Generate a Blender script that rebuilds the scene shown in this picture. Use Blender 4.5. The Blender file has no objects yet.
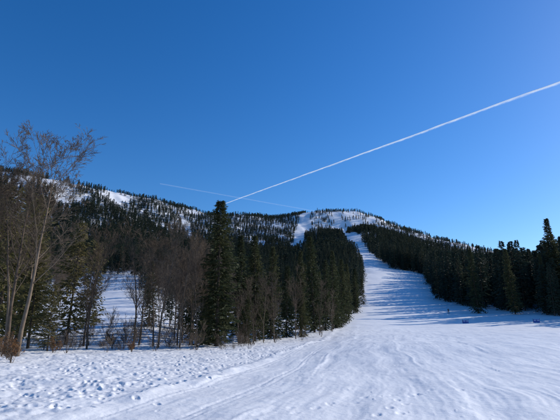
import bpy, math, random, bmesh
import numpy as np
from mathutils import Vector

random.seed(7); rng=np.random.default_rng(11)
sc=bpy.context.scene
def link(o): sc.collection.objects.link(o); return o

# ------------------------------------------------------------------ noise
def _h(ix,iy,seed):
    n=(ix.astype(np.int64)*374761393+iy.astype(np.int64)*668265263+seed*974634777)&0xffffffff
    n=((n^(n>>13))*1274126177)&0xffffffff
    n=(n^(n>>16))&0xffffffff
    return n/4294967295.0
def vnoise(x,y,seed=0):
    ix=np.floor(x); iy=np.floor(y); fx=x-ix; fy=y-iy
    ux=fx*fx*fx*(fx*(fx*6-15)+10); uy=fy*fy*fy*(fy*(fy*6-15)+10)
    a=_h(ix,iy,seed); b=_h(ix+1,iy,seed); c=_h(ix,iy+1,seed); d=_h(ix+1,iy+1,seed)
    return (a*(1-ux)+b*ux)*(1-uy)+(c*(1-ux)+d*ux)*uy
def fbm(x,y,s,octv=4,seed=0):
    v=0;amp=.5;tot=0
    x=x/s;y=y/s
    for o in range(octv):
        v=v+amp*(vnoise(x,y,seed+o)-.5); tot+=amp; amp*=.5
        x,y=x*2.03+y*.15+17.1,y*2.03-x*.15-3.7
    return v/tot*2
def sstep(a,b,x):
    t=np.clip((x-a)/(b-a),0,1); return t*t*(3-2*t)

# ------------------------------------------------------------------ terrain
EYE=1.65
def hermite(xp,yp,x):
    xp=np.array(xp,float);yp=np.array(yp,float)
    d=np.diff(yp)/np.diff(xp); m=np.zeros(len(xp)); m[0]=d[0];m[-1]=d[-1]
    for i in range(1,len(xp)-1):
        if d[i-1]*d[i]>0:
            w1=2*(xp[i+1]-xp[i])+(xp[i]-xp[i-1]); w2=(xp[i+1]-xp[i])+2*(xp[i]-xp[i-1])
            m[i]=(w1+w2)/(w1/d[i-1]+w2/d[i])
    x=np.clip(x,xp[0],xp[-1]); k=np.clip(np.searchsorted(xp,x)-1,0,len(xp)-2)
    h=xp[k+1]-xp[k]; s=(x-xp[k])/h
    return (yp[k]*(1+2*s)*(1-s)**2+h*m[k]*s*(1-s)**2+yp[k+1]*s*s*(3-2*s)+h*m[k+1]*s*s*(s-1))
Lf=[(20,-.02),(35,.1),(45,.4),(60,1.6),(80,4),(120,10),(200,27)]
TC=[-1,-.68,-.5,-.31,-.19,0,.1,.2,.28,.36,.45,.66,1]
front=[Lf,Lf,Lf,Lf,
 [(20,0),(35,.1),(50,.3),(75,1.8),(110,5),(150,10),(200,19)],
 [(20,0),(35,.15),(50,.35),(75,1.4),(110,4),(150,8),(200,15)],
 [(20,.05),(35,.3),(50,.6),(75,1.4),(110,3.2),(150,7.2),(200,14)],
 [(20,.1),(35,.6),(50,.9),(75,1.4),(110,3.2),(150,7),(200,13.5)],
 [(20,.15),(35,.7),(50,.98),(75,1.3),(110,3.0),(150,7),(200,13.5)],
 [(20,.18),(35,.75),(50,1.02),(75,1.3),(110,3.0),(150,7),(200,13.5)],
 [(20,.2),(35,.85),(50,1.1),(75,1.35),(110,3.1),(150,7.2),(200,13.7)],
 [(20,.3),(35,1.1),(50,1.3),(75,1.5),(110,3.4),(150,7.8),(200,14.5)],
 [(20,.3),(35,1.1),(50,1.3),(75,1.6),(110,3.6),(150,8),(200,15)]]
ER=[.36,.364,.330,.286,.265,.258,.268,.252,.228,.200,.176,.15,.12]
YR=[850,900,950,1050,1150,1250,1300,1300,1250,1200,1150,1000,900]
Glow=((.35,.50),(.5,.56),(.65,.66),(.8,.82),(1.,1.)); Ghi=((.35,.62),(.5,.75),(.65,.83),(.8,.90),(1.,1.))
Gmix=((.35,.56),(.5,.64),(.65,.73),(.8,.85),(1.,1.))
cols=[]
for i,t in enumerate(TC):
    p=[(-7000,0),(-100,0),(0,0),(8,0)]+front[i]
    for s,g in (Glow if t<=.01 else Gmix if t<.15 else Ghi):
        y=YR[i]*s; p.append((y,EYE+y*ER[i]*g))
    zr=EYE+YR[i]*ER[i]
    p+=[(YR[i]+150,zr-25),(YR[i]+600,zr*.6),(YR[i]+1500,zr*.35),(7000,zr*.3)]
    cols.append(([a for a,b in p],[b for a,b in p]))
TCa=np.array(TC)
def base_h(X,Y):
    t=np.clip(X/np.maximum(Y,8.),-1,1)
    Z=np.stack([hermite(c[0],c[1],Y) for c in cols])
    M=np.zeros_like(Z); M[1:-1]=(Z[2:]-Z[:-2])/(TCa[2:]-TCa[:-2])[(...,)+(None,)*(Z.ndim-1)]
    k=np.clip(np.searchsorted(TCa,t)-1,0,len(TC)-2)
    h=TCa[k+1]-TCa[k]; s=(t-TCa[k])/h
    g=lambda A,kk: np.take_along_axis(A,kk[None],0)[0]
    return g(Z,k)*(1+2*s)*(1-s)**2+h*g(M,k)*s*(1-s)**2+g(Z,k+1)*s*s*(3-2*s)+h*g(M,k+1)*s*s*(s-1)
def height(X,Y):
    X=np.asarray(X,float);Y=np.asarray(Y,float)
    r=np.hypot(X,Y)
    z=base_h(X,Y)
    z=z+fbm(X,Y,170,4,5)*20*sstep(300,950,r)+fbm(X,Y,45,3,9)*2.2*sstep(90,400,r)+np.abs(fbm(X,Y,55,3,12))*7*sstep(600,1000,r)
    z=z+fbm(X,Y,14,3,21)*.16*sstep(4,25,r)+fbm(X,Y,4,2,31)*.035
    return z
def gz(x,y): return float(height(np.array([x]),np.array([y]))[0])
# edge between trodden rough snow (left) and the groomed run (right)
def edge_x(Y): return np.interp(Y,[-20,5,9.7,14.7,20,27,38,54,80,120],[-12,-5.6,-4.1,-2.9,-2.1,-1.0,1.2,5.2,9.5,17])

th=np.concatenate([np.radians(np.arange(-42,42,.088)),np.radians(np.arange(42,318,3.0))])
rr=np.concatenate([[.6,1.2,2,3,4],np.exp(np.arange(math.log(5),math.log(1600),.0078)),np.exp(np.linspace(math.log(1620),math.log(7000),25))])
NT=len(th);NR=len(rr)
R,T=np.meshgrid(rr,th,indexing='ij')
X=R*np.sin(T);Y=R*np.cos(T)
Z=height(X,Y)
near=sstep(140,60,R)
rough=sstep(-.3,1.8,edge_x(Y)-X+fbm(X,Y,3,3,77)*1.6)*sstep(3,6,R)*near
Z+=rough*(fbm(X,Y,1.3,4,41)*.085+np.abs(fbm(X,Y,.5,3,43))*.075+.03)
e=X-edge_x(Y)+fbm(X,Y,5,3,17)*.5
Z+=np.exp(-(e/.4)**2)*.09*near*(fbm(X,Y,1.2,3,3)+.8)
Z+=np.exp(-((e-3.4)/.5)**2)*.05*near*(fbm(X,Y,2.2,3,4)+.7)
# groomed surface: corduroy ribs and the seams between groomer passes
cm=sstep(-.35,.15,fbm(X,Y,9,3,55))*(1-rough)*sstep(45,22,R)
Z+=cm*np.sin(e*2*math.pi/.22)*.0045
seam=((e+40)%4.6)-2.3
Z+=(1-rough)*near*np.exp(-(seam/.10)**2)*.026*(.5+fbm(X,Y,3,2,8))
# wind and ski worn relief, drawn out along the run
Z+=(1-rough)*near*(fbm(X,Y,.6,4,61)*.018+fbm(e*3.0,Y*.45,2.4,4,63)*.05)
Z+=sstep(30,60,R)*sstep(420,200,R)*fbm(X*.5,Y*1.6,9,4,64)*.16
ch=vnoise(X/.11,Y/.11,71); Z+=near*(1-rough)*sstep(.93,.99,ch)*.022*sstep(.0,.4,fbm(X,Y,3,3,72))*sstep(40,20,R)
D=np.zeros_like(Z)
def stamp(x,y,rad,dep,lx=0,ly=1,stretch=1.,rim=.16):
    r0=math.hypot(x,y); a=math.atan2(x,y)
    if abs(a)>math.radians(41) or r0<5: return
    w=rad*2.2*stretch
    i0=np.searchsorted(rr,r0-w);i1=np.searchsorted(rr,r0+w)+1
    j0=np.searchsorted(th[:954],a-w/r0);j1=np.searchsorted(th[:954],a+w/r0)+1
    xs=X[i0:i1,j0:j1]-x;ys=Y[i0:i1,j0:j1]-y
    u=xs*lx+ys*ly; v=xs*ly-ys*lx
    q=(u/stretch)**2+v**2
    q/=rad*rad
    D[i0:i1,j0:j1]=np.minimum(D[i0:i1,j0:j1],-dep*np.exp(-q*q))
    if rim: Z[i0:i1,j0:j1]+=dep*rim*np.exp(-((np.sqrt(q)-1.5)/.4)**2)
def trail(pts,step=.62,dep=.08):
    side=1
    for (x0,y0),(x1,y1) in zip(pts[:-1],pts[1:]):
        L=math.hypot(x1-x0,y1-y0);dx,dy=(x1-x0)/L,(y1-y0)/L
        s=0
        while s<L:
            stamp(x0+dx*s+dy*.14*side+random.gauss(0,.07),y0+dy*s-dx*.14*side+random.gauss(0,.07),.07,dep*random.uniform(.5,1.1),dx,dy,1.7)
            side=-side;s+=step*random.uniform(.75,1.25)
def groove(pts,rad,dep):
    for (x0,y0),(x1,y1) in zip(pts[:-1],pts[1:]):
        L=math.hypot(x1-x0,y1-y0);n=max(2,int(L/.2))
        dx,dy=(x1-x0)/L,(y1-y0)/L
        for k in range(n):
            s=k/n; stamp(x0+(x1-x0)*s,y0+(y1-y0)*s,rad,dep*(.75+.25*math.sin(s*6+x0*3)),dx,dy,2.0,.0)
trail([(-.6,9.0),(.8,10.6),(2.6,12.2),(5.2,13.4)],dep=.04); trail([(1.6,9),(2.6,10.4),(3.4,12.4)],dep=.035)
trail([(-3,11),(-6,15),(-9,20),(-10,30)],dep=.09); trail([(-2.6,16),(-5,22),(-6,30),(-5,38)],dep=.09)
trail([(-12,14),(-7,17),(-3,22),(0,34)],dep=.08)
trail([(-11,23),(-5,25),(-1,31),(4,46)],dep=.09); trail([(-7,10.5),(-9.5,15),(-15,22)],dep=.09)
for k in range(1500):
    y=random.uniform(10,46); x=float(edge_x(y))-abs(random.gauss(0,1))*(2+y*.25)-.2
    a=random.uniform(0,6.28)
    stamp(x,y,random.uniform(.05,.10),random.uniform(.02,.065),math.cos(a),math.sin(a),random.uniform(1,2.2))
for k in range(30):
    y=random.uniform(9,26); x=random.uniform(float(edge_x(y)),y*.7); a=random.uniform(0,6.28)
    stamp(x,y,random.uniform(.04,.07),random.uniform(.01,.02),math.cos(a),math.sin(a),1.4)
for (x0,y0,x1,y1,am,wl,ph,dp) in [(9,10,26,100,1.2,75,1,.006),(15,14,38,110,1.6,60,3,.008),(22,22,30,95,1.4,65,4.4,.009),(26,30,52,112,1.0,60,2,.009),(12,34,44,100,1.0,60,2,.009)]:
    for off in (-.16,.16):
        pts=[]
        for s in np.linspace(0,1,40):
            y=y0+(y1-y0)*s; x=x0+(x1-x0)*s**1.1+am*math.sin(ph+y/wl*6.28)
            if x>edge_x(y)+.2: pts.append((x+off,y))
        if len(pts)>3: groove(pts,.05,dp)
for (cx,cy,rad,a0,a1,dp) in [(2,38,22,-1.35,-.35,.012),(0,42,24,-1.4,-.5,.009),(14,36,20,-2.2,-1.2,.008)]:
    groove([(cx+rad*math.cos(a),cy+rad*math.sin(a)) for a in np.linspace(a0,a1,40)],.06,dp)
for off,dp in ((.55,.022),(.8,.016),(2.35,.02),(2.6,.016),(3.6,.01)):
    groove([(float(edge_x(y))+off+.15*math.sin(y*.25+off),y) for y in np.linspace(7,60,60)],.07,dp)
Z+=D

def np_mesh(name,co,quads=None,tris=None):
    me=bpy.data.meshes.new(name)
    nq=0 if quads is None else len(quads); nt=0 if tris is None else len(tris)
    me.vertices.add(len(co)); me.vertices.foreach_set('co',np.asarray(co,np.float32).ravel())
    li=[];ls=[]
    if nq: li.append(np.asarray(quads,np.int32).ravel()); ls.append(np.arange(nq)*4)
    if nt: li.append(np.asarray(tris,np.int32).ravel()); ls.append(nq*4+np.arange(nt)*3)
    li=np.concatenate(li);ls=np.concatenate(ls).astype(np.int32)
    me.loops.add(len(li)); me.loops.foreach_set('vertex_index',li.astype(np.int32))
    me.polygons.add(len(ls)); me.polygons.foreach_set('loop_start',ls)
    me.update(calc_edges=True); me.validate()
    return me
co=np.stack([X.ravel(),Y.ravel(),Z.ravel()],1)
ii,jj=np.meshgrid(np.arange(NR-1),np.arange(NT),indexing='ij'); jn=(jj+1)%NT
quads=np.stack([ii*NT+jj,ii*NT+jn,(ii+1)*NT+jn,(ii+1)*NT+jj],-1).reshape(-1,4)[:,::-1]
co=np.vstack([co,[[0,0,0]]])
c=len(co)-1; j=np.arange(NT)
tris=np.stack([np.full(NT,c),(j+1)%NT,j],1)
ground_me=np_mesh('snow_ground',co,quads,tris)
ground_me.polygons.foreach_set('use_smooth',[True]*len(ground_me.polygons))
att=ground_me.attributes.new('rough','FLOAT','POINT'); att.data.foreach_set('value',np.append(rough.ravel(),0).astype(np.float32))
ground=link(bpy.data.objects.new('snow_ground',ground_me))

# ------------------------------------------------------------------ materials
def newmat(n):
    m=bpy.data.materials.new(n);m.use_nodes=True
    nt=m.node_tree; b=nt.nodes['Principled BSDF']; return m,nt,b
def N(nt,t,**k):
    n=nt.nodes.new(t)
    for a,v in k.items(): setattr(n,a,v)
    return n
m,nt,b=newmat('snow')
b.inputs['Roughness'].default_value=.5; b.inputs['Specular IOR Level'].default_value=.3
tc=N(nt,'ShaderNodeTexCoord')
n1=N(nt,'ShaderNodeTexNoise'); n1.inputs['Scale'].default_value=.35; n1.inputs['Detail'].default_value=8
n2=N(nt,'ShaderNodeTexNoise'); n2.inputs['Scale'].default_value=7; n2.inputs['Detail'].default_value=6
n3=N(nt,'ShaderNodeTexNoise'); n3.inputs['Scale'].default_value=45; n3.inputs['Detail'].default_value=3
for n in (n1,n2,n3): nt.links.new(tc.outputs['Object'],n.inputs['Vector'])
r1=N(nt,'ShaderNodeValToRGB'); r1.color_ramp.elements[0].position=.3; r1.color_ramp.elements[1].position=.7
r1.color_ramp.elements[0].color=(.77,.775,.785,1); r1.color_ramp.elements[1].color=(.88,.88,.875,1)
nt.links.new(n1.outputs['Fac'],r1.inputs[0])
r2=N(nt,'ShaderNodeValToRGB'); r2.color_ramp.elements[0].position=.64; r2.color_ramp.elements[1].position=.70
r2.color_ramp.elements[0].color=(0,0,0,1); r2.color_ramp.elements[1].color=(1,1,1,1)
nt.links.new(n2.outputs['Fac'],r2.inputs[0])
at=N(nt,'ShaderNodeAttribute',attribute_name='rough')
mu=N(nt,'ShaderNodeMath',operation='MULTIPLY'); nt.links.new(r2.outputs[0],mu.inputs[0]); nt.links.new(at.outputs['Fac'],mu.inputs[1])
mu2=N(nt,'ShaderNodeMath',operation='MULTIPLY'); nt.links.new(mu.outputs[0],mu2.inputs[0]); mu2.inputs[1].default_value=.5
mx=N(nt,'ShaderNodeMix',data_type='RGBA'); nt.links.new(mu2.outputs[0],mx.inputs[0]); nt.links.new(r1.outputs[0],mx.inputs[6]); mx.inputs[7].default_value=(.35,.30,.25,1)
nt.links.new(mx.outputs[2],b.inputs['Base Color'])
b1=N(nt,'ShaderNodeBump'); b1.inputs['Distance'].default_value=.03; b1.inputs['Strength'].default_value=.6
b2=N(nt,'ShaderNodeBump'); b2.inputs['Distance'].default_value=.006; b2.inputs['Strength'].default_value=.6
nt.links.new(n2.outputs['Fac'],b1.inputs['Height']); nt.links.new(n3.outputs['Fac'],b2.inputs['Height']); nt.links.new(b1.outputs[0],b2.inputs['Normal']); nt.links.new(b2.outputs[0],b.inputs['Normal'])
ground_me.materials.append(m)

def leafmat(name,c0,c1,c2,scale=3.,trans=.25):
    m,nt,b=newmat(name)
    oi=N(nt,'ShaderNodeObjectInfo'); geo=N(nt,'ShaderNodeNewGeometry')
    no=N(nt,'ShaderNodeTexNoise'); no.inputs['Scale'].default_value=scale; no.inputs['Detail'].default_value=3
    tc=N(nt,'ShaderNodeTexCoord'); nt.links.new(tc.outputs['Object'],no.inputs['Vector'])
    ad=N(nt,'ShaderNodeMath',operation='MULTIPLY_ADD'); nt.links.new(geo.outputs['Random Per Island'],ad.inputs[0]); ad.inputs[1].default_value=.2; nt.links.new(no.outputs['Fac'],ad.inputs[2])
    ad2=N(nt,'ShaderNodeMath',operation='MULTIPLY_ADD'); nt.links.new(oi.outputs['Random'],ad2.inputs[0]); ad2.inputs[1].default_value=.4; nt.links.new(ad.outputs[0],ad2.inputs[2])
    sc_=N(nt,'ShaderNodeMapRange'); sc_.inputs[1].default_value=.4; sc_.inputs[2].default_value=1.15; nt.links.new(ad2.outputs[0],sc_.inputs[0])
    cr=N(nt,'ShaderNodeValToRGB'); e=cr.color_ramp.elements; e[0].position=0;e[0].color=c0+(1,); e[1].position=1;e[1].color=c2+(1,)
    x=e.new(.5); x.color=c1+(1,)
    nt.links.new(sc_.outputs[0],cr.inputs[0]); nt.links.new(cr.outputs[0],b.inputs['Base Color'])
    b.inputs['Roughness'].default_value=.75; b.inputs['Specular IOR Level'].default_value=.12
    tr=N(nt,'ShaderNodeBsdfTranslucent'); nt.links.new(cr.outputs[0],tr.inputs['Color'])
    ms=N(nt,'ShaderNodeMixShader'); ms.inputs[0].default_value=trans
    out=nt.nodes['Material Output']
    nt.links.new(b.outputs[0],ms.inputs[1]); nt.links.new(tr.outputs[0],ms.inputs[2]); nt.links.new(ms.outputs[0],out.inputs['Surface'])
    return m
M_need=leafmat('spruce_needles',(.024,.034,.016),(.050,.060,.028),(.095,.092,.04),5)
M_need_far=leafmat('spruce_needles_far',(.018,.030,.025),(.034,.050,.036),(.07,.075,.042),3,.2)  # bluer than the near needles: distance haze put into the colour
M_olive=leafmat('pine_needles',(.07,.07,.028),(.13,.12,.048),(.18,.15,.07),5,.35)
M_dry=leafmat('dry_leaves',(.14,.07,.028),(.25,.125,.055),(.34,.19,.09),5,.4)
def barkmat(name,c0,c1):
    m,nt,b=newmat(name); tc=N(nt,'ShaderNodeTexCoord'); no=N(nt,'ShaderNodeTexNoise'); no.inputs['Scale'].default_value=30; no.inputs['Detail'].default_value=4
    oi=N(nt,'ShaderNodeObjectInfo'); ad=N(nt,'ShaderNodeMath',operation='MULTIPLY_ADD'); nt.links.new(oi.outputs['Random'],ad.inputs[0]); ad.inputs[1].default_value=.25; nt.links.new(no.outputs['Fac'],ad.inputs[2])
    nt.links.new(tc.outputs['Object'],no.inputs['Vector']); cr=N(nt,'ShaderNodeValToRGB'); cr.color_ramp.elements[0].position=.4;cr.color_ramp.elements[1].position=.85
    cr.color_ramp.elements[0].color=c0+(1,);cr.color_ramp.elements[1].color=c1+(1,)
    nt.links.new(ad.outputs[0],cr.inputs[0]); nt.links.new(cr.outputs[0],b.inputs['Base Color']); b.inputs['Roughness'].default_value=.9; b.inputs['Specular IOR Level'].default_value=.1
    return m
M_bark=barkmat('spruce_bark',(.05,.038,.03),(.11,.085,.065))
M_bare=barkmat('bare_bark',(.065,.048,.036),(.18,.138,.102))

# ------------------------------------------------------------------ spruces (unit height)
def spruce_mesh(name,seed,nb,nc,nt_,R0=.17,tw=.030,mat=None,h0=.04,asp=.30,power=.8,droop=.35,gap=.0,ns=6):
    rg=np.random.default_rng(seed)
    V=[];Q=[];mi=[]
    lv=7; lean=rg.normal(0,.006,2)
    for k in range(lv):
        z=k/(lv-1)*.99; r=.0105*(1-z)+.0008
        for a in range(ns):
            an=a/ns*6.283; V.append((math.cos(an)*r*(1.25 if k==0 else 1)+lean[0]*z,math.sin(an)*r*(1.25 if k==0 else 1)+lean[1]*z,z-(.02 if k==0 else 0)))
    for k in range(lv-1):
        for a in range(ns): Q.append((k*ns+a,k*ns+(a+1)%ns,(k+1)*ns+(a+1)%ns,(k+1)*ns+a)); mi.append(1)
    lob=rg.uniform(0,6.28,3)
    for i in range(nb):
        u=(i+.5)/nb; h=h0+(1-h0)*(1-(1-u)**1.25)*.985
        h+=rg.normal(0,.004)
        an=i*2.39996+rg.normal(0,.35)
        if gap and math.sin(an*2+h*23+lob[0])*math.sin(h*41+lob[1])>1-gap and h<.93: continue
        wob=1+.18*math.sin(an+lob[0]+h*6)+.12*math.sin(2*an+lob[1]-h*11)+.13*math.sin(h*34+lob[2])
        L=R0*(max(1-h,.0)**power)*wob*rg.uniform(.5,1.12)+.006
        if rg.random()<.08: L*=1.25
        if h<.16: L*=.72+.28*h/.16
        pit=.62*h-.12+rg.normal(0,.10); dr=droop*(1-h)+.05
        ca,sa=math.cos(an),math.sin(an)
        P=lambda s:(ca*L*s,sa*L*s,h+L*(s*pit-dr*s*s+.16*s**4))
        p0=P(0);p1=P(.5);p2=P(.97); w=.0022*(1-h)+.0006
        b0=len(V)
        for p,ww in ((p0,w),(p1,w*.7),(p2,w*.25)):
            V.append((p[0]-sa*ww,p[1]+ca*ww,p[2]));V.append((p[0]+sa*ww,p[1]-ca*ww,p[2]))
        Q.append((b0,b0+1,b0+3,b0+2));Q.append((b0+2,b0+3,b0+5,b0+4));mi+= [1,1]
        n=max(2,int(nc*(.35+.65*L/R0)))
        for k in range(n):
            s=.12+.9*(k+rg.random())/n
            px,py,pz=P(min(s,1.02))
            for q in range(nt_):
                side=rg.uniform(-1.25,1.25); ln=tw*rg.uniform(.6,1.35)*(.55+.45*min(1,L/R0*2))*(1.1-.3*s)
                dn=rg.uniform(-.75,.12)
                dx=ca*math.cos(side)-sa*math.sin(side); dy=sa*math.cos(side)+ca*math.sin(side)
                nl=math.sqrt(1+dn*dn); dx/=nl;dy/=nl;dz=dn/nl
                ra=rg.uniform(0,3.14); wx,wy,wz=-dy,dx,0; ux,uy,uz=(dy*wz-dz*wy,dz*wx-dx*wz,dx*wy-dy*wx)
                c_,s_=math.cos(ra),math.sin(ra); ww=ln*asp*.5
                wx,wy,wz=(wx*c_+ux*s_)*ww,(wy*c_+uy*s_)*ww,(wz*c_+uz*s_)*ww
                b0=len(V); m_=ln*.45
                V.append((px,py,pz));V.append((px+dx*m_+wx,py+dy*m_+wy,pz+dz*m_+wz));V.append((px+dx*ln,py+dy*ln,pz+dz*ln));V.append((px+dx*m_-wx,py+dy*m_-wy,pz+dz*m_-wz))
                Q.append((b0,b0+1,b0+2,b0+3));mi.append(0)
    me=np_mesh(name,V,Q); me.materials.append(mat or M_need); me.materials.append(M_bark)
    me.polygons.foreach_set('material_index',mi)
    return me
near_sp=[spruce_mesh('spruce_a',1,430,10,3,.165,.034,gap=.35,power=.72),spruce_mesh('spruce_b',2,400,9,3,.175,.034,droop=.5,power=.72,gap=.4),
         spruce_mesh('spruce_c',3,380,9,3,.14,.034,h0=.08,power=.9,gap=.35),spruce_mesh('spruce_d',4,400,9,3,.185,.036,h0=.03,power=.65,droop=.45,gap=.45)]
olive_sp=[spruce_mesh('pine_a',5,280,8,3,.2,.040,M_olive,h0=.10,power=.55,droop=.1,gap=.5),spruce_mesh('pine_b',6,280,8,3,.21,.040,M_olive,h0=.14,power=.6,droop=.05,gap=.5)]
mid_sp=[spruce_mesh('spruce_mid_%d'%k,20+k,260,5,2,[.14,.165,.125,.175,.15][k],.050,M_need_far,h0=[.05,.03,.1,.06,.15][k],asp=.40,power=[.8,.7,.95,.75,.6][k],gap=[.3,.3,.4,.45,.5][k],ns=4) for k in range(5)]
far_sp=[spruce_mesh('spruce_far_%d'%k,40+k,60,2,2,[.18,.21,.16][k],.12,M_need_far,h0=.03,asp=.6,power=.75,ns=3) for k in range(3)]

# ------------------------------------------------------------------ bare trees (unit height)
def bare_mesh(name,seed,nk=(16,7,5,4),spread=.55,tr=.0085,twig=.0009,leaves=0,stems=1,mat=None):
    rg=random.Random(seed); V=[];Q=[];mi=[]
    def perp(d):
        a=Vector((rg.gauss(0,1),rg.gauss(0,1),rg.gauss(0,1))); a-=d*a.dot(d); return a.normalized()
    def tube(pts,rs,ns):
        b0=len(V)
        for i,(p,r) in enumerate(zip(pts,rs)):
            d=(pts[min(i+1,len(pts)-1)]-pts[max(i-1,0)]).normalized()
            x=d.orthogonal().normalized(); y=d.cross(x)
            for a in range(ns):
                an=a/ns*6.283; V.append(tuple(p+x*math.cos(an)*r+y*math.sin(an)*r))
        for i in range(len(pts)-1):
            for a in range(ns): Q.append((b0+i*ns+a,b0+i*ns+(a+1)%ns,b0+(i+1)*ns+(a+1)%ns,b0+(i+1)*ns+a)); mi.append(0)
    def branch(p,d,L,r,dep):
        n=[7,5,4,3,2][dep]; pts=[p.copy()]; dd=d.copy()
        for i in range(n):
            dd=(dd+perp(dd)*[.06,.14,.15,.15,.15][dep]+Vector((0,0,[.03,.10,.08,.03,.0][dep]))).normalized()
            pts.append(pts[-1]+dd*L/n)
        rs=[max(r*(1-.85*i/n),twig*.55) for i in range(n+1)]
        tube(pts,rs,[6,4,3,3,3][dep])
        if dep==4 or (dep>=len(nk)):
            if leaves and rg.random()<leaves:
                q=pts[-1]
                for _ in range(2):
                    b0=len(V); a=perp(dd)*.018; c_=perp(dd)*.012
                    for s in (a,c_,-a,-c_): V.append(tuple(q+s+dd*.01))
                    Q.append((b0,b0+1,b0+2,b0+3)); mi.append(1)
            return
        for k in range(nk[dep]):
            s=rg.uniform([.22,.2,.15,.1][dep],1)**.9; f=s*n; i=min(int(f),n-1); q=pts[i].lerp(pts[i+1],f-i)
            ax=(pts[i+1]-pts[i]).normalized(); ang=rg.uniform(.45,.95)*[spread/.55,.9,.8,.8][dep]
            nd=(ax*math.cos(ang)+perp(ax)*math.sin(ang)).normalized()
            branch(q,nd,L*[.44,.5,.5,.55][dep]*rg.uniform(.6,1.15)*(1.15-.6*s),max(rs[i]*[.42,.5,.5,.5][dep],twig*.8),dep+1)
    for s in range(stems):
        d=Vector((rg.gauss(0,.04 if stems==1 else .35),rg.gauss(0,.04 if stems==1 else .35),1)).normalized()
        branch(Vector((rg.gauss(0,.01)*(stems>1),rg.gauss(0,.01)*(stems>1),-.02)),d,1.0 if stems==1 else rg.uniform(.6,1),tr if stems==1 else tr*.7,0)
    me=np_mesh(name,V,Q); me.materials.append(mat or M_bare); me.materials.append(M_dry); me.polygons.foreach_set('material_index',mi)
    return me
bare=[bare_mesh('bare_%d'%k,100+k,nk=[(19,8,6,3),(18,8,6,3),(18,9,7,4),(22,7,5,3)][k],spread=[.52,.42,.62,.38][k]) for k in range(4)]
bush=[bare_mesh('bush_%d'%k,200+k,nk=(8,5,4),spread=.5,tr=.012,twig=.0030,stems=6) for k in range(3)]
leafbush=[bare_mesh('leafbush_%d'%k,210+k,nk=(8,6,5),spread=.6,tr=.014,twig=.004,leaves=.95,stems=8) for k in range(2)]

def place(name,me,x,y,h,wid=1.,rot=None,lean=0):
    o=link(bpy.data.objects.new(name,me)); o.location=(x,y,gz(x,y)-.08)
    o.scale=(h*wid,h*wid,h); o.rotation_euler=(random.gauss(0,.015)+lean,random.gauss(0,.015),random.uniform(0,6.28) if rot is None else rot)
    return o
SP=[(-5.8,42,14.2,0,1.12),(-7.6,47,9.5,1,1),(-4.6,52,12.6,2,1.1),(-3.0,55,13.2,0,.95),(-1.2,59,12.2,1,.95),(.9,61,9.8,3,.9),(3.0,66,12.4,2,1.1),
 (5.4,71,15.6,0,.85),(7.7,77,12.2,1,.9),(9.8,84,14.9,2,1),(11.8,94,12.4,3,.8),(14.6,108,15.8,0,.9),(17.6,120,13.5,1,.85),(20.4,134,16.2,2,1),(25.6,152,13,3,.85),(29,172,15.5,0,1),(35.2,190,11,1,1),(31,186,15,2,1),
 (-2.2,66,9,3,.8),(4.6,82,12,2,1),(-9.6,60,9,3,.9),(-19,66,10,1,1),(-11.5,72,12,0,1),(8.6,98,12,0,1),(3,62,6,3,1),(10.9,88,6,1,1),(13.2,97,5,1,1.1),(-3.6,49,6,3,1),(-6.9,44.5,4.5,1,1),(-10.5,55,10,1,.9),(-7.2,60,12,2,1.1),(-13,64,9,2,1)]
for x,y,h,v,w in SP: place('spruce_tree',near_sp[v],x,y,h,w)
for x,y,h,v,w in [(-20.5,33,12.5,0,1),(-23,40,14,1,1),(-20.5,44,12,0,1),(-27,46,15,1,1),(-21.5,51,11,1,.9),(-17.4,34.5,5.0,0,1.1),(-29,52,14,0,1),(-24,36,12.5,0,1),(-20.8,38,9,1,1.1)]:
    place('pine_tree',olive_sp[v],x,y,h,w)
BT=[(-16.2,28.5,13.6,2,1.15),(-17.6,29.5,12.2,0,1.2),(-18.5,31,11,2,1.2),(-20.5,30,13.0,2,1.2),(-15.5,37,8.5,1,1.1),(-17.5,41,10,3,1.1),
 (-12.4,39,9.8,1,1.1),(-11.6,42,9.4,2,1),(-10.6,40,10.4,3,1.1),(-9.6,43,10.2,0,1),(-8.6,39.5,8.2,1,1),(-10.2,48,11,1,1),(-7.4,41,7.5,3,1.1),(-12,52,10,0,1),(-13.2,43,9,3,1.1),
 (-3.9,43,5.2,0,.9),(-2.6,46,6,3,.9),(-.6,52,7,1,.9),(2,58,8,0,.9),(-9.2,52,10,2,1),(5.6,65,7,3,.9),(8.2,72,6,1,.9),(-8.9,45,9.5,3,1.1),(-7.9,50,9.5,2,1),(-1.8,50,6.5,2,.9),(-8.2,43,9,0,1)]
for x,y,h,v,w in BT: place('bare_tree',bare[v],x,y,h,w*1.05)
for x,y,h,v in [(-14.8,32,1.8,0),(-12.4,33,1.4,1),(-9.8,36,1.8,2),(-7.2,37.5,1.6,1),(-5.0,38.5,1.5,0),(-3.2,42,1.6,2),(-.5,48,1.4,1),(2.6,54,1.8,0),(5.5,61,1.8,2)]:
    place('bare_bush',bush[v],x,y,h)
for x,y,h,v in [(-13.6,23.5,1.4,0),(-14.6,25,1.1,1),(-13.8,38,1.5,0),(-15.2,31,1.2,1),(-10.9,34,.9,0),(-16.8,28,1.6,1)]:
    place('dry_leaf_bush',leafbush[v],x,y,h)

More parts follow.
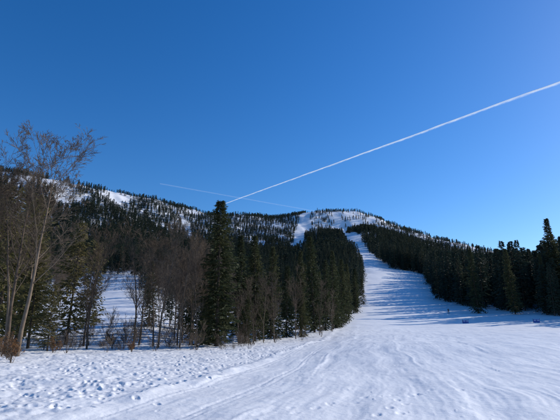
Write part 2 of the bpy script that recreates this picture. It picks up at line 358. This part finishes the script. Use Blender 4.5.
# ------------------------------------------------------------------ forest masses, instanced
PY=[60,75,100,150,200,300,380,560,700,800,860]
PL=[.03,.085,.127,.163,.176,.186,.186,.163,.152,.148,.147]
QY=[0,118,119,130,150,205,220,300,375,410,450,560,700,800,860]
QR=[3,3,.80,.63,.49,.368,.348,.340,.325,.248,.230,.208,.190,.179,.171]
def seg_d(X,Y,pts):
    d=np.full(X.shape,1e9)
    for (x0,y0),(x1,y1) in zip(pts[:-1],pts[1:]):
        dx,dy=x1-x0,y1-y0; s=np.clip(((X-x0)*dx+(Y-y0)*dy)/(dx*dx+dy*dy),0,1)
        d=np.minimum(d,np.hypot(X-x0-dx*s,Y-y0-dy*s))
    return d
RUNS=(([(100,1310),(84,1230),(66,1130),(50,1010),(36,890),(25,790)],15),
      ([(112,1285),(190,1255),(290,1215),(400,1150)],9),
      ([(112,1230),(200,1180),(300,1120),(370,1060)],9),
      ([(128,860),(138,960),(160,1060),(150,1180),(112,1290)],8),
      ([(100,1120),(170,1060),(240,980),(290,930)],5),
      ([(-500,915),(-440,840),(-390,760)],13),([(-480,905),(-390,900),(-300,850)],8),
      ([(-470,760),(-420,680),(-350,600)],11),([(-230,980),(-190,900),(-170,820)],7))
def forest_ok(X,Y,rnd):
    t=X/Y
    ok=(np.abs(t)<1.05)
    wob=fbm(X,Y,18,3,70)*np.minimum(.03,3.2/Y)
    inp=(t>np.interp(Y,PY,PL)+wob)&(t<np.interp(Y,QY,QR)+wob)&(Y<860)
    ok&=~inp
    ok&=~((Y<118)&(t>.03))
    ok&=~(Y<62)
    ok&=~((Y<175)&(t<-.31)&(t>-.47))
    for pts,w in RUNS:
        d=seg_d(X,Y,pts); ok&=d>w*(1+.7*fbm(X,Y,30,3,88))
    n=fbm(X,Y,50,5,91)
    dens=1-.9*sstep(.20,.34,n)*sstep(550,800,Y)
    dens*=1-.12*sstep(700,1000,Y)
    flank=(t>.07)&(Y>1000); dens=np.where(flank,dens*.62,dens)
    lh=(t<-.33)&(Y>600); dens=np.where(lh&(n>.08),dens*.5,dens)
    return ok&(rnd<dens)
def grid(y0,y1,sp,seed,tmax=1.05):
    rg=np.random.default_rng(seed)
    gx,gy=np.meshgrid(np.arange(-y1*tmax,y1*tmax,sp),np.arange(y0,y1,sp))
    gx=gx.ravel()+rg.uniform(-.48,.48,gx.size)*sp; gy=gy.ravel()+rg.uniform(-.48,.48,gy.size)*sp
    k=(np.abs(gx/gy)<tmax); gx=gx[k];gy=gy[k]
    k=forest_ok(gx,gy,rg.random(gx.size)); return gx[k],gy[k],rg
def np_mesh_pts(name,co):
    me=bpy.data.meshes.new(name); me.vertices.add(len(co)); me.vertices.foreach_set('co',co.astype(np.float32).ravel()); me.update(); return me
def forest(name,x,y,h,meshes,rg):
    z=height(x,y)-.15
    me=np_mesh_pts(name,np.stack([x,y,z],1))
    a=me.attributes.new('tree_scale','FLOAT_VECTOR','POINT'); w=h*rg.uniform(.82,1.2,len(h)); a.data.foreach_set('vector',np.stack([w,w,h],1).astype(np.float32).ravel())
    a=me.attributes.new('tree_rot','FLOAT_VECTOR','POINT'); rt=np.stack([rg.normal(0,.02,len(h)),rg.normal(0,.02,len(h)),rg.uniform(0,6.28,len(h))],1); a.data.foreach_set('vector',rt.astype(np.float32).ravel())
    a=me.attributes.new('pick','INT','POINT'); a.data.foreach_set('value',rg.integers(0,len(meshes),len(h)).astype(np.int32))
    col=bpy.data.collections.new(name+'_kinds')
    for q in meshes: col.objects.link(bpy.data.objects.new(q.name+'_kind',q))
    ng=bpy.data.node_groups.new(name,'GeometryNodeTree')
    ng.interface.new_socket('Geometry',in_out='INPUT',socket_type='NodeSocketGeometry'); ng.interface.new_socket('Geometry',in_out='OUTPUT',socket_type='NodeSocketGeometry')
    i=ng.nodes.new('NodeGroupInput');o=ng.nodes.new('NodeGroupOutput'); ip=ng.nodes.new('GeometryNodeInstanceOnPoints'); ci=ng.nodes.new('GeometryNodeCollectionInfo')
    ci.inputs['Collection'].default_value=col; ci.inputs['Separate Children'].default_value=True; ci.inputs['Reset Children'].default_value=True
    def na(n,t):
        q=ng.nodes.new('GeometryNodeInputNamedAttribute'); q.data_type=t; q.inputs['Name'].default_value=n; return [s for s in q.outputs if s.enabled][0]
    ng.links.new(i.outputs[0],ip.inputs['Points']); ng.links.new(ci.outputs[0],ip.inputs['Instance']); ip.inputs['Pick Instance'].default_value=True
    ng.links.new(na('pick','INT'),ip.inputs['Instance Index']); ng.links.new(na('tree_scale','FLOAT_VECTOR'),ip.inputs['Scale'])
    ng.links.new(na('tree_rot','FLOAT_VECTOR'),ip.inputs['Rotation'])
    ng.links.new(ip.outputs[0],o.inputs[0])
    ob=link(bpy.data.objects.new(name,me)); md=ob.modifiers.new('instances','NODES'); md.node_group=ng
    return ob
x,y,rg=grid(62,460,5.4,1)
t=x/y
h=np.where(t>.2,25-rg.random(len(x))**1.4*13,rg.uniform(7,16.5,len(x)))
h=np.where((t>.2)&(t<.3)&(y>360),rg.uniform(15,26,len(x)),h)
h=np.where((t<.1)&(y<140),rg.uniform(5,11,len(x)),h)
keep=~((t<-.08)&(y<150)&(rg.random(len(x))<.65))
forest('spruce_forest',x[keep],y[keep],h[keep],mid_sp,rg)
x,y,rg=grid(62,190,6.6,2); k=(x/y<-.1); x=x[k];y=y[k]
forest('bare_tree_forest',x,y,rg.uniform(7,12,len(x)),bare,rg)
x,y,rg=grid(460,1480,6.3,3)
h=rg.uniform(9,17,len(x))*(1-.35*sstep(700,1200,y))
forest('mountain_forest',x,y,h,far_sp,rg)
rg=np.random.default_rng(5); n=150
y=36+rg.random(n)**1.4*34; x=y*rg.uniform(-.62,-.06,n); k=x<edge_x(y)-2.5; x=x[k];y=y[k]
forest('undergrowth',x,y,.7+rg.random(len(x))**2*2.2,bush,rg)
for x_,y_,h_,v in [(88.0,140,31,0),(92,146,26,1),(82,138,19,2),(74,142,21,0),(66,150,22,1)]:
    place('spruce_tree',near_sp[v],x_,y_,h_,.8)

# ------------------------------------------------------------------ skier and mats
def plain(n,c,r=.6):
    m,nt,b=newmat(n); no=N(nt,'ShaderNodeTexNoise'); no.inputs['Scale'].default_value=12
    mx=N(nt,'ShaderNodeMix',data_type='RGBA'); mx.inputs[6].default_value=tuple(v*.8 for v in c)+(1,); mx.inputs[7].default_value=tuple(min(1,v*1.15) for v in c)+(1,)
    nt.links.new(no.outputs['Fac'],mx.inputs[0]); nt.links.new(mx.outputs[2],b.inputs['Base Color']); b.inputs['Roughness'].default_value=r; return m
Mj=plain('jacket_cloth',(.05,.03,.04)); Mp=plain('trouser_cloth',(.02,.02,.03)); Mb=plain('mat_blue',(.03,.10,.38),.5); Mw=plain('white_band',(.75,.75,.75)); Mk=plain('skin',(.5,.32,.24)); Mbk=plain('black_plastic',(.02,.02,.02),.4)
def skin_obj(name,verts,edges,radii,mat,parent):
    me=bpy.data.meshes.new(name); me.from_pydata(verts,edges,[]); o=link(bpy.data.objects.new(name,me))
    md=o.modifiers.new('skin','SKIN')
    for i,r in enumerate(radii): me.skin_vertices[0].data[i].radius=(r,r*.9)
    me.skin_vertices[0].data[0].use_root=True
    s=o.modifiers.new('sub','SUBSURF'); s.levels=1;s.render_levels=1
    me.materials.append(mat); o.parent=parent; return o
def skier(x,y,rot,jm):
    e=link(bpy.data.objects.new('skier',None)); e.location=(x,y,gz(x,y)+.03); e.rotation_euler=(0,0,rot)
    S=skin_obj
    S('legs',[(0,0,.92),(-.11,0,.86),(-.15,.10,.50),(-.16,-.02,.10),(.11,0,.86),(.15,.10,.50),(.16,-.02,.10),(-.16,.12,.07),(.16,.12,.07)],[(0,1),(1,2),(2,3),(3,7),(0,4),(4,5),(5,6),(6,8)],[.14,.12,.085,.07,.12,.085,.07,.055,.055],Mp,e)
    S('torso',[(0,0,.92),(0,.05,1.15),(0,.10,1.38),(0,.12,1.48),(-.19,.1,1.40),(-.27,.14,1.12),(-.27,.36,1.02),(.19,.1,1.40),(.27,.14,1.12),(.27,.36,1.02)],[(0,1),(1,2),(2,3),(2,4),(4,5),(5,6),(2,7),(7,8),(8,9)],[.15,.15,.16,.07,.075,.058,.045,.075,.058,.045],jm,e)
    S('head',[(0,.13,1.50),(0,.145,1.62),(0,.15,1.72)],[(0,1),(1,2)],[.05,.095,.08],Mk,e)
    S('helmet',[(0,.12,1.64),(0,.125,1.73)],[(0,1)],[.115,.10],Mbk,e)
    for sx in (-1,1):
        S('glove',[(sx*.27,.36,1.02),(sx*.27,.43,1.0)],[(0,1)],[.045,.04],Mbk,e)
        S('ski_pole',[(sx*.28,.43,1.08),(sx*.36,.30,.5),(sx*.42,.20,0)],[(0,1),(1,2)],[.012,.011,.010],Mbk,e)
        me=bpy.data.meshes.new('ski'); v=[];f=[]
        prof=[(-.75,.0,.04),(-.6,0,.045),(0,0,.036),(.7,0,.05),(.85,.06,.045),(.93,.14,.015)]
        for yy,zz,w in prof: v+=[(sx*.16-w,yy,zz),(sx*.16+w,yy,zz),(sx*.16+w,yy,zz+.02),(sx*.16-w,yy,zz+.02)]
        for k in range(len(prof)-1):
            for a in range(4): f.append((k*4+a,k*4+(a+1)%4,(k+1)*4+(a+1)%4,(k+1)*4+a))
        f+=[(0,1,2,3),(20,21,22,23)]
        me.from_pydata(v,[],f); me.materials.append(Mb); o=link(bpy.data.objects.new('ski',me)); o.parent=e
skier(56,150,2.6,Mj)
def mat_pad(x,y,rot,sc_):
    e=link(bpy.data.objects.new('safety_mat',None)); e.location=(x,y,gz(x,y)-.02); e.rotation_euler=(0,0,rot); e.scale=(sc_,)*3
    def box(n,c,s,m,bv=.05):
        bm=bmesh.new(); bmesh.ops.create_cube(bm,size=1)
        for v in bm.verts: v.co=Vector((v.co.x*s[0]+c[0],v.co.y*s[1]+c[1],v.co.z*s[2]+c[2]))
        if bv: bmesh.ops.bevel(bm,geom=bm.edges[:],offset=bv,segments=3,affect='EDGES')
        me=bpy.data.meshes.new(n); bm.to_mesh(me); me.materials.append(m); o=link(bpy.data.objects.new(n,me)); o.parent=e
    box('left_cushion',(-.48,0,.52),(.92,.32,1.0),Mb,.08); box('right_cushion',(.48,0,.52),(.92,.32,1.0),Mb,.08)
    box('band_left',(-.48,-.168,.72),(.70,.02,.16),Mw,.005); box('band_right',(.48,-.168,.72),(.70,.02,.16),Mw,.005)
    box('post_left',(-.99,.05,.65),(.05,.05,1.4),Mbk,.01); box('post_right',(.99,.05,.65),(.05,.05,1.4),Mbk,.01)
mat_pad(47,115,.1,.8); mat_pad(65,115,-.15,.8)

# ------------------------------------------------------------------ contrails (at cruising altitude)
def contrail(name,a,b,w0,w1,alpha,seed):
    a=Vector(a);b=Vector(b); d=(b-a); L=d.length; d.normalize()
    side=d.cross(Vector((0,0,1))).normalized()
    n=400; V=[];Q=[];al=[];ac=[]
    tt=np.linspace(0,1,n+1); wob=fbm(tt*25,tt*0+seed,1.,3,seed)
    NA=8
    for i,s in enumerate(tt):
        w=w0+(w1-w0)*s; c=a+d*L*s+side*wob[i]*w*.08
        for k in range(NA+1):
            q=(k/NA-.5)*2
            V.append(tuple(c+side*q*w*.5+Vector((0,0,1))*(-q*w*.5*.75+math.cos(q*1.57)*w*.12))); ac.append(q); al.append(s)
    for i in range(n):
        for k in range(NA): b0=i*(NA+1)+k; Q.append((b0,b0+1,b0+NA+2,b0+NA+1))
    me=np_mesh(name,V,Q); me.polygons.foreach_set('use_smooth',[True]*len(me.polygons))
    for nm,arr in (('across',ac),('along',al)):
        x=me.attributes.new(nm,'FLOAT','POINT'); x.data.foreach_set('value',np.array(arr,np.float32))
    m,nt,b_=newmat(name+'_ice'); nt.nodes.remove(b_)
    ac_=N(nt,'ShaderNodeAttribute',attribute_name='across'); al_=N(nt,'ShaderNodeAttribute',attribute_name='along')
    cmb=N(nt,'ShaderNodeCombineXYZ'); ms_=N(nt,'ShaderNodeMath',operation='MULTIPLY'); ms_.inputs[1].default_value=45
    nt.links.new(al_.outputs['Fac'],ms_.inputs[0]); nt.links.new(ms_.outputs[0],cmb.inputs[0]); nt.links.new(ac_.outputs['Fac'],cmb.inputs[1])
    no=N(nt,'ShaderNodeTexNoise'); no.inputs['Scale'].default_value=1.6; no.inputs['Detail'].default_value=6; nt.links.new(cmb.outputs[0],no.inputs['Vector'])
    ab=N(nt,'ShaderNodeMath',operation='ABSOLUTE'); nt.links.new(ac_.outputs['Fac'],ab.inputs[0])
    nz=N(nt,'ShaderNodeMath',operation='MULTIPLY_ADD'); nz.inputs[1].default_value=.9; nz.inputs[2].default_value=-.45; nt.links.new(no.outputs['Fac'],nz.inputs[0])
    su=N(nt,'ShaderNodeMath',operation='SUBTRACT'); nt.links.new(ab.outputs[0],su.inputs[0]); nt.links.new(nz.outputs[0],su.inputs[1])
    mr=N(nt,'ShaderNodeMapRange',interpolation_type='SMOOTHSTEP'); mr.inputs[1].default_value=1.0;mr.inputs[2].default_value=.05;mr.inputs[3].default_value=0;mr.inputs[4].default_value=1; nt.links.new(su.outputs[0],mr.inputs[0])
    ed=N(nt,'ShaderNodeMapRange'); ed.inputs[1].default_value=1.;ed.inputs[2].default_value=.7; nt.links.new(ab.outputs[0],ed.inputs[0])
    m1=N(nt,'ShaderNodeMath',operation='MULTIPLY'); nt.links.new(mr.outputs[0],m1.inputs[0]); nt.links.new(ed.outputs[0],m1.inputs[1])
    m2=N(nt,'ShaderNodeMath',operation='MULTIPLY'); m2.use_clamp=True; nt.links.new(m1.outputs[0],m2.inputs[0]); m2.inputs[1].default_value=alpha
    df=N(nt,'ShaderNodeBsdfDiffuse'); df.inputs[0].default_value=(.95,.95,.95,1); tl=N(nt,'ShaderNodeBsdfTranslucent'); tl.inputs[0].default_value=(.95,.95,.95,1)
    ads=N(nt,'ShaderNodeAddShader'); nt.links.new(df.outputs[0],ads.inputs[0]); nt.links.new(tl.outputs[0],ads.inputs[1])
    tp=N(nt,'ShaderNodeBsdfTransparent'); mi_=N(nt,'ShaderNodeMixShader'); nt.links.new(m2.outputs[0],mi_.inputs[0]); nt.links.new(tp.outputs[0],mi_.inputs[1]); nt.links.new(ads.outputs[0],mi_.inputs[2])
    nt.links.new(mi_.outputs[0],nt.nodes['Material Output'].inputs['Surface'])
    me.materials.append(m); return link(bpy.data.objects.new(name,me))
contrail('contrail',(-4400,31575,9000),(14150,10700,9000),330,640,.95,1)
contrail('contrail',(-7650,26600,9000),(4600,34500,9000),260,260,.13,2)

# ------------------------------------------------------------------ light, sky, camera
EL=math.radians(26); AZ=math.radians(62)
w=bpy.data.worlds.new('World'); sc.world=w; w.use_nodes=True; nt=w.node_tree
bg=nt.nodes['Background']; sky=nt.nodes.new('ShaderNodeTexSky'); sky.sky_type='NISHITA'; sky.sun_disc=False
sky.sun_elevation=EL; sky.sun_rotation=AZ; sky.altitude=900; sky.air_density=1.15; sky.dust_density=.5; sky.ozone_density=4.5
hs=nt.nodes.new('ShaderNodeHueSaturation'); hs.inputs['Saturation'].default_value=1.28; hs.inputs['Hue'].default_value=.508
nt.links.new(sky.outputs[0],hs.inputs['Color']); nt.links.new(hs.outputs[0],bg.inputs[0]); bg.inputs[1].default_value=.148
ld=bpy.data.lights.new('sun','SUN'); ld.energy=4.7; ld.angle=math.radians(.5); ld.color=(1,.94,.85)
s=link(bpy.data.objects.new('sun',ld))
dirv=Vector((math.sin(AZ)*math.cos(EL),math.cos(AZ)*math.cos(EL),math.sin(EL)))
s.rotation_euler=dirv.to_track_quat('Z','Y').to_euler(); s.location=(50,0,60)
cd=bpy.data.cameras.new('camera'); cam=link(bpy.data.objects.new('camera',cd)); cam.location=(0,0,EYE)
cam.rotation_euler=(math.radians(90+15.3),0,0); cd.sensor_width=36; cd.lens=28.29; cd.clip_start=.1; cd.clip_end=120000
sc.camera=cam
sc.view_settings.view_transform='Standard'; sc.view_settings.look='None'; sc.view_settings.exposure=0
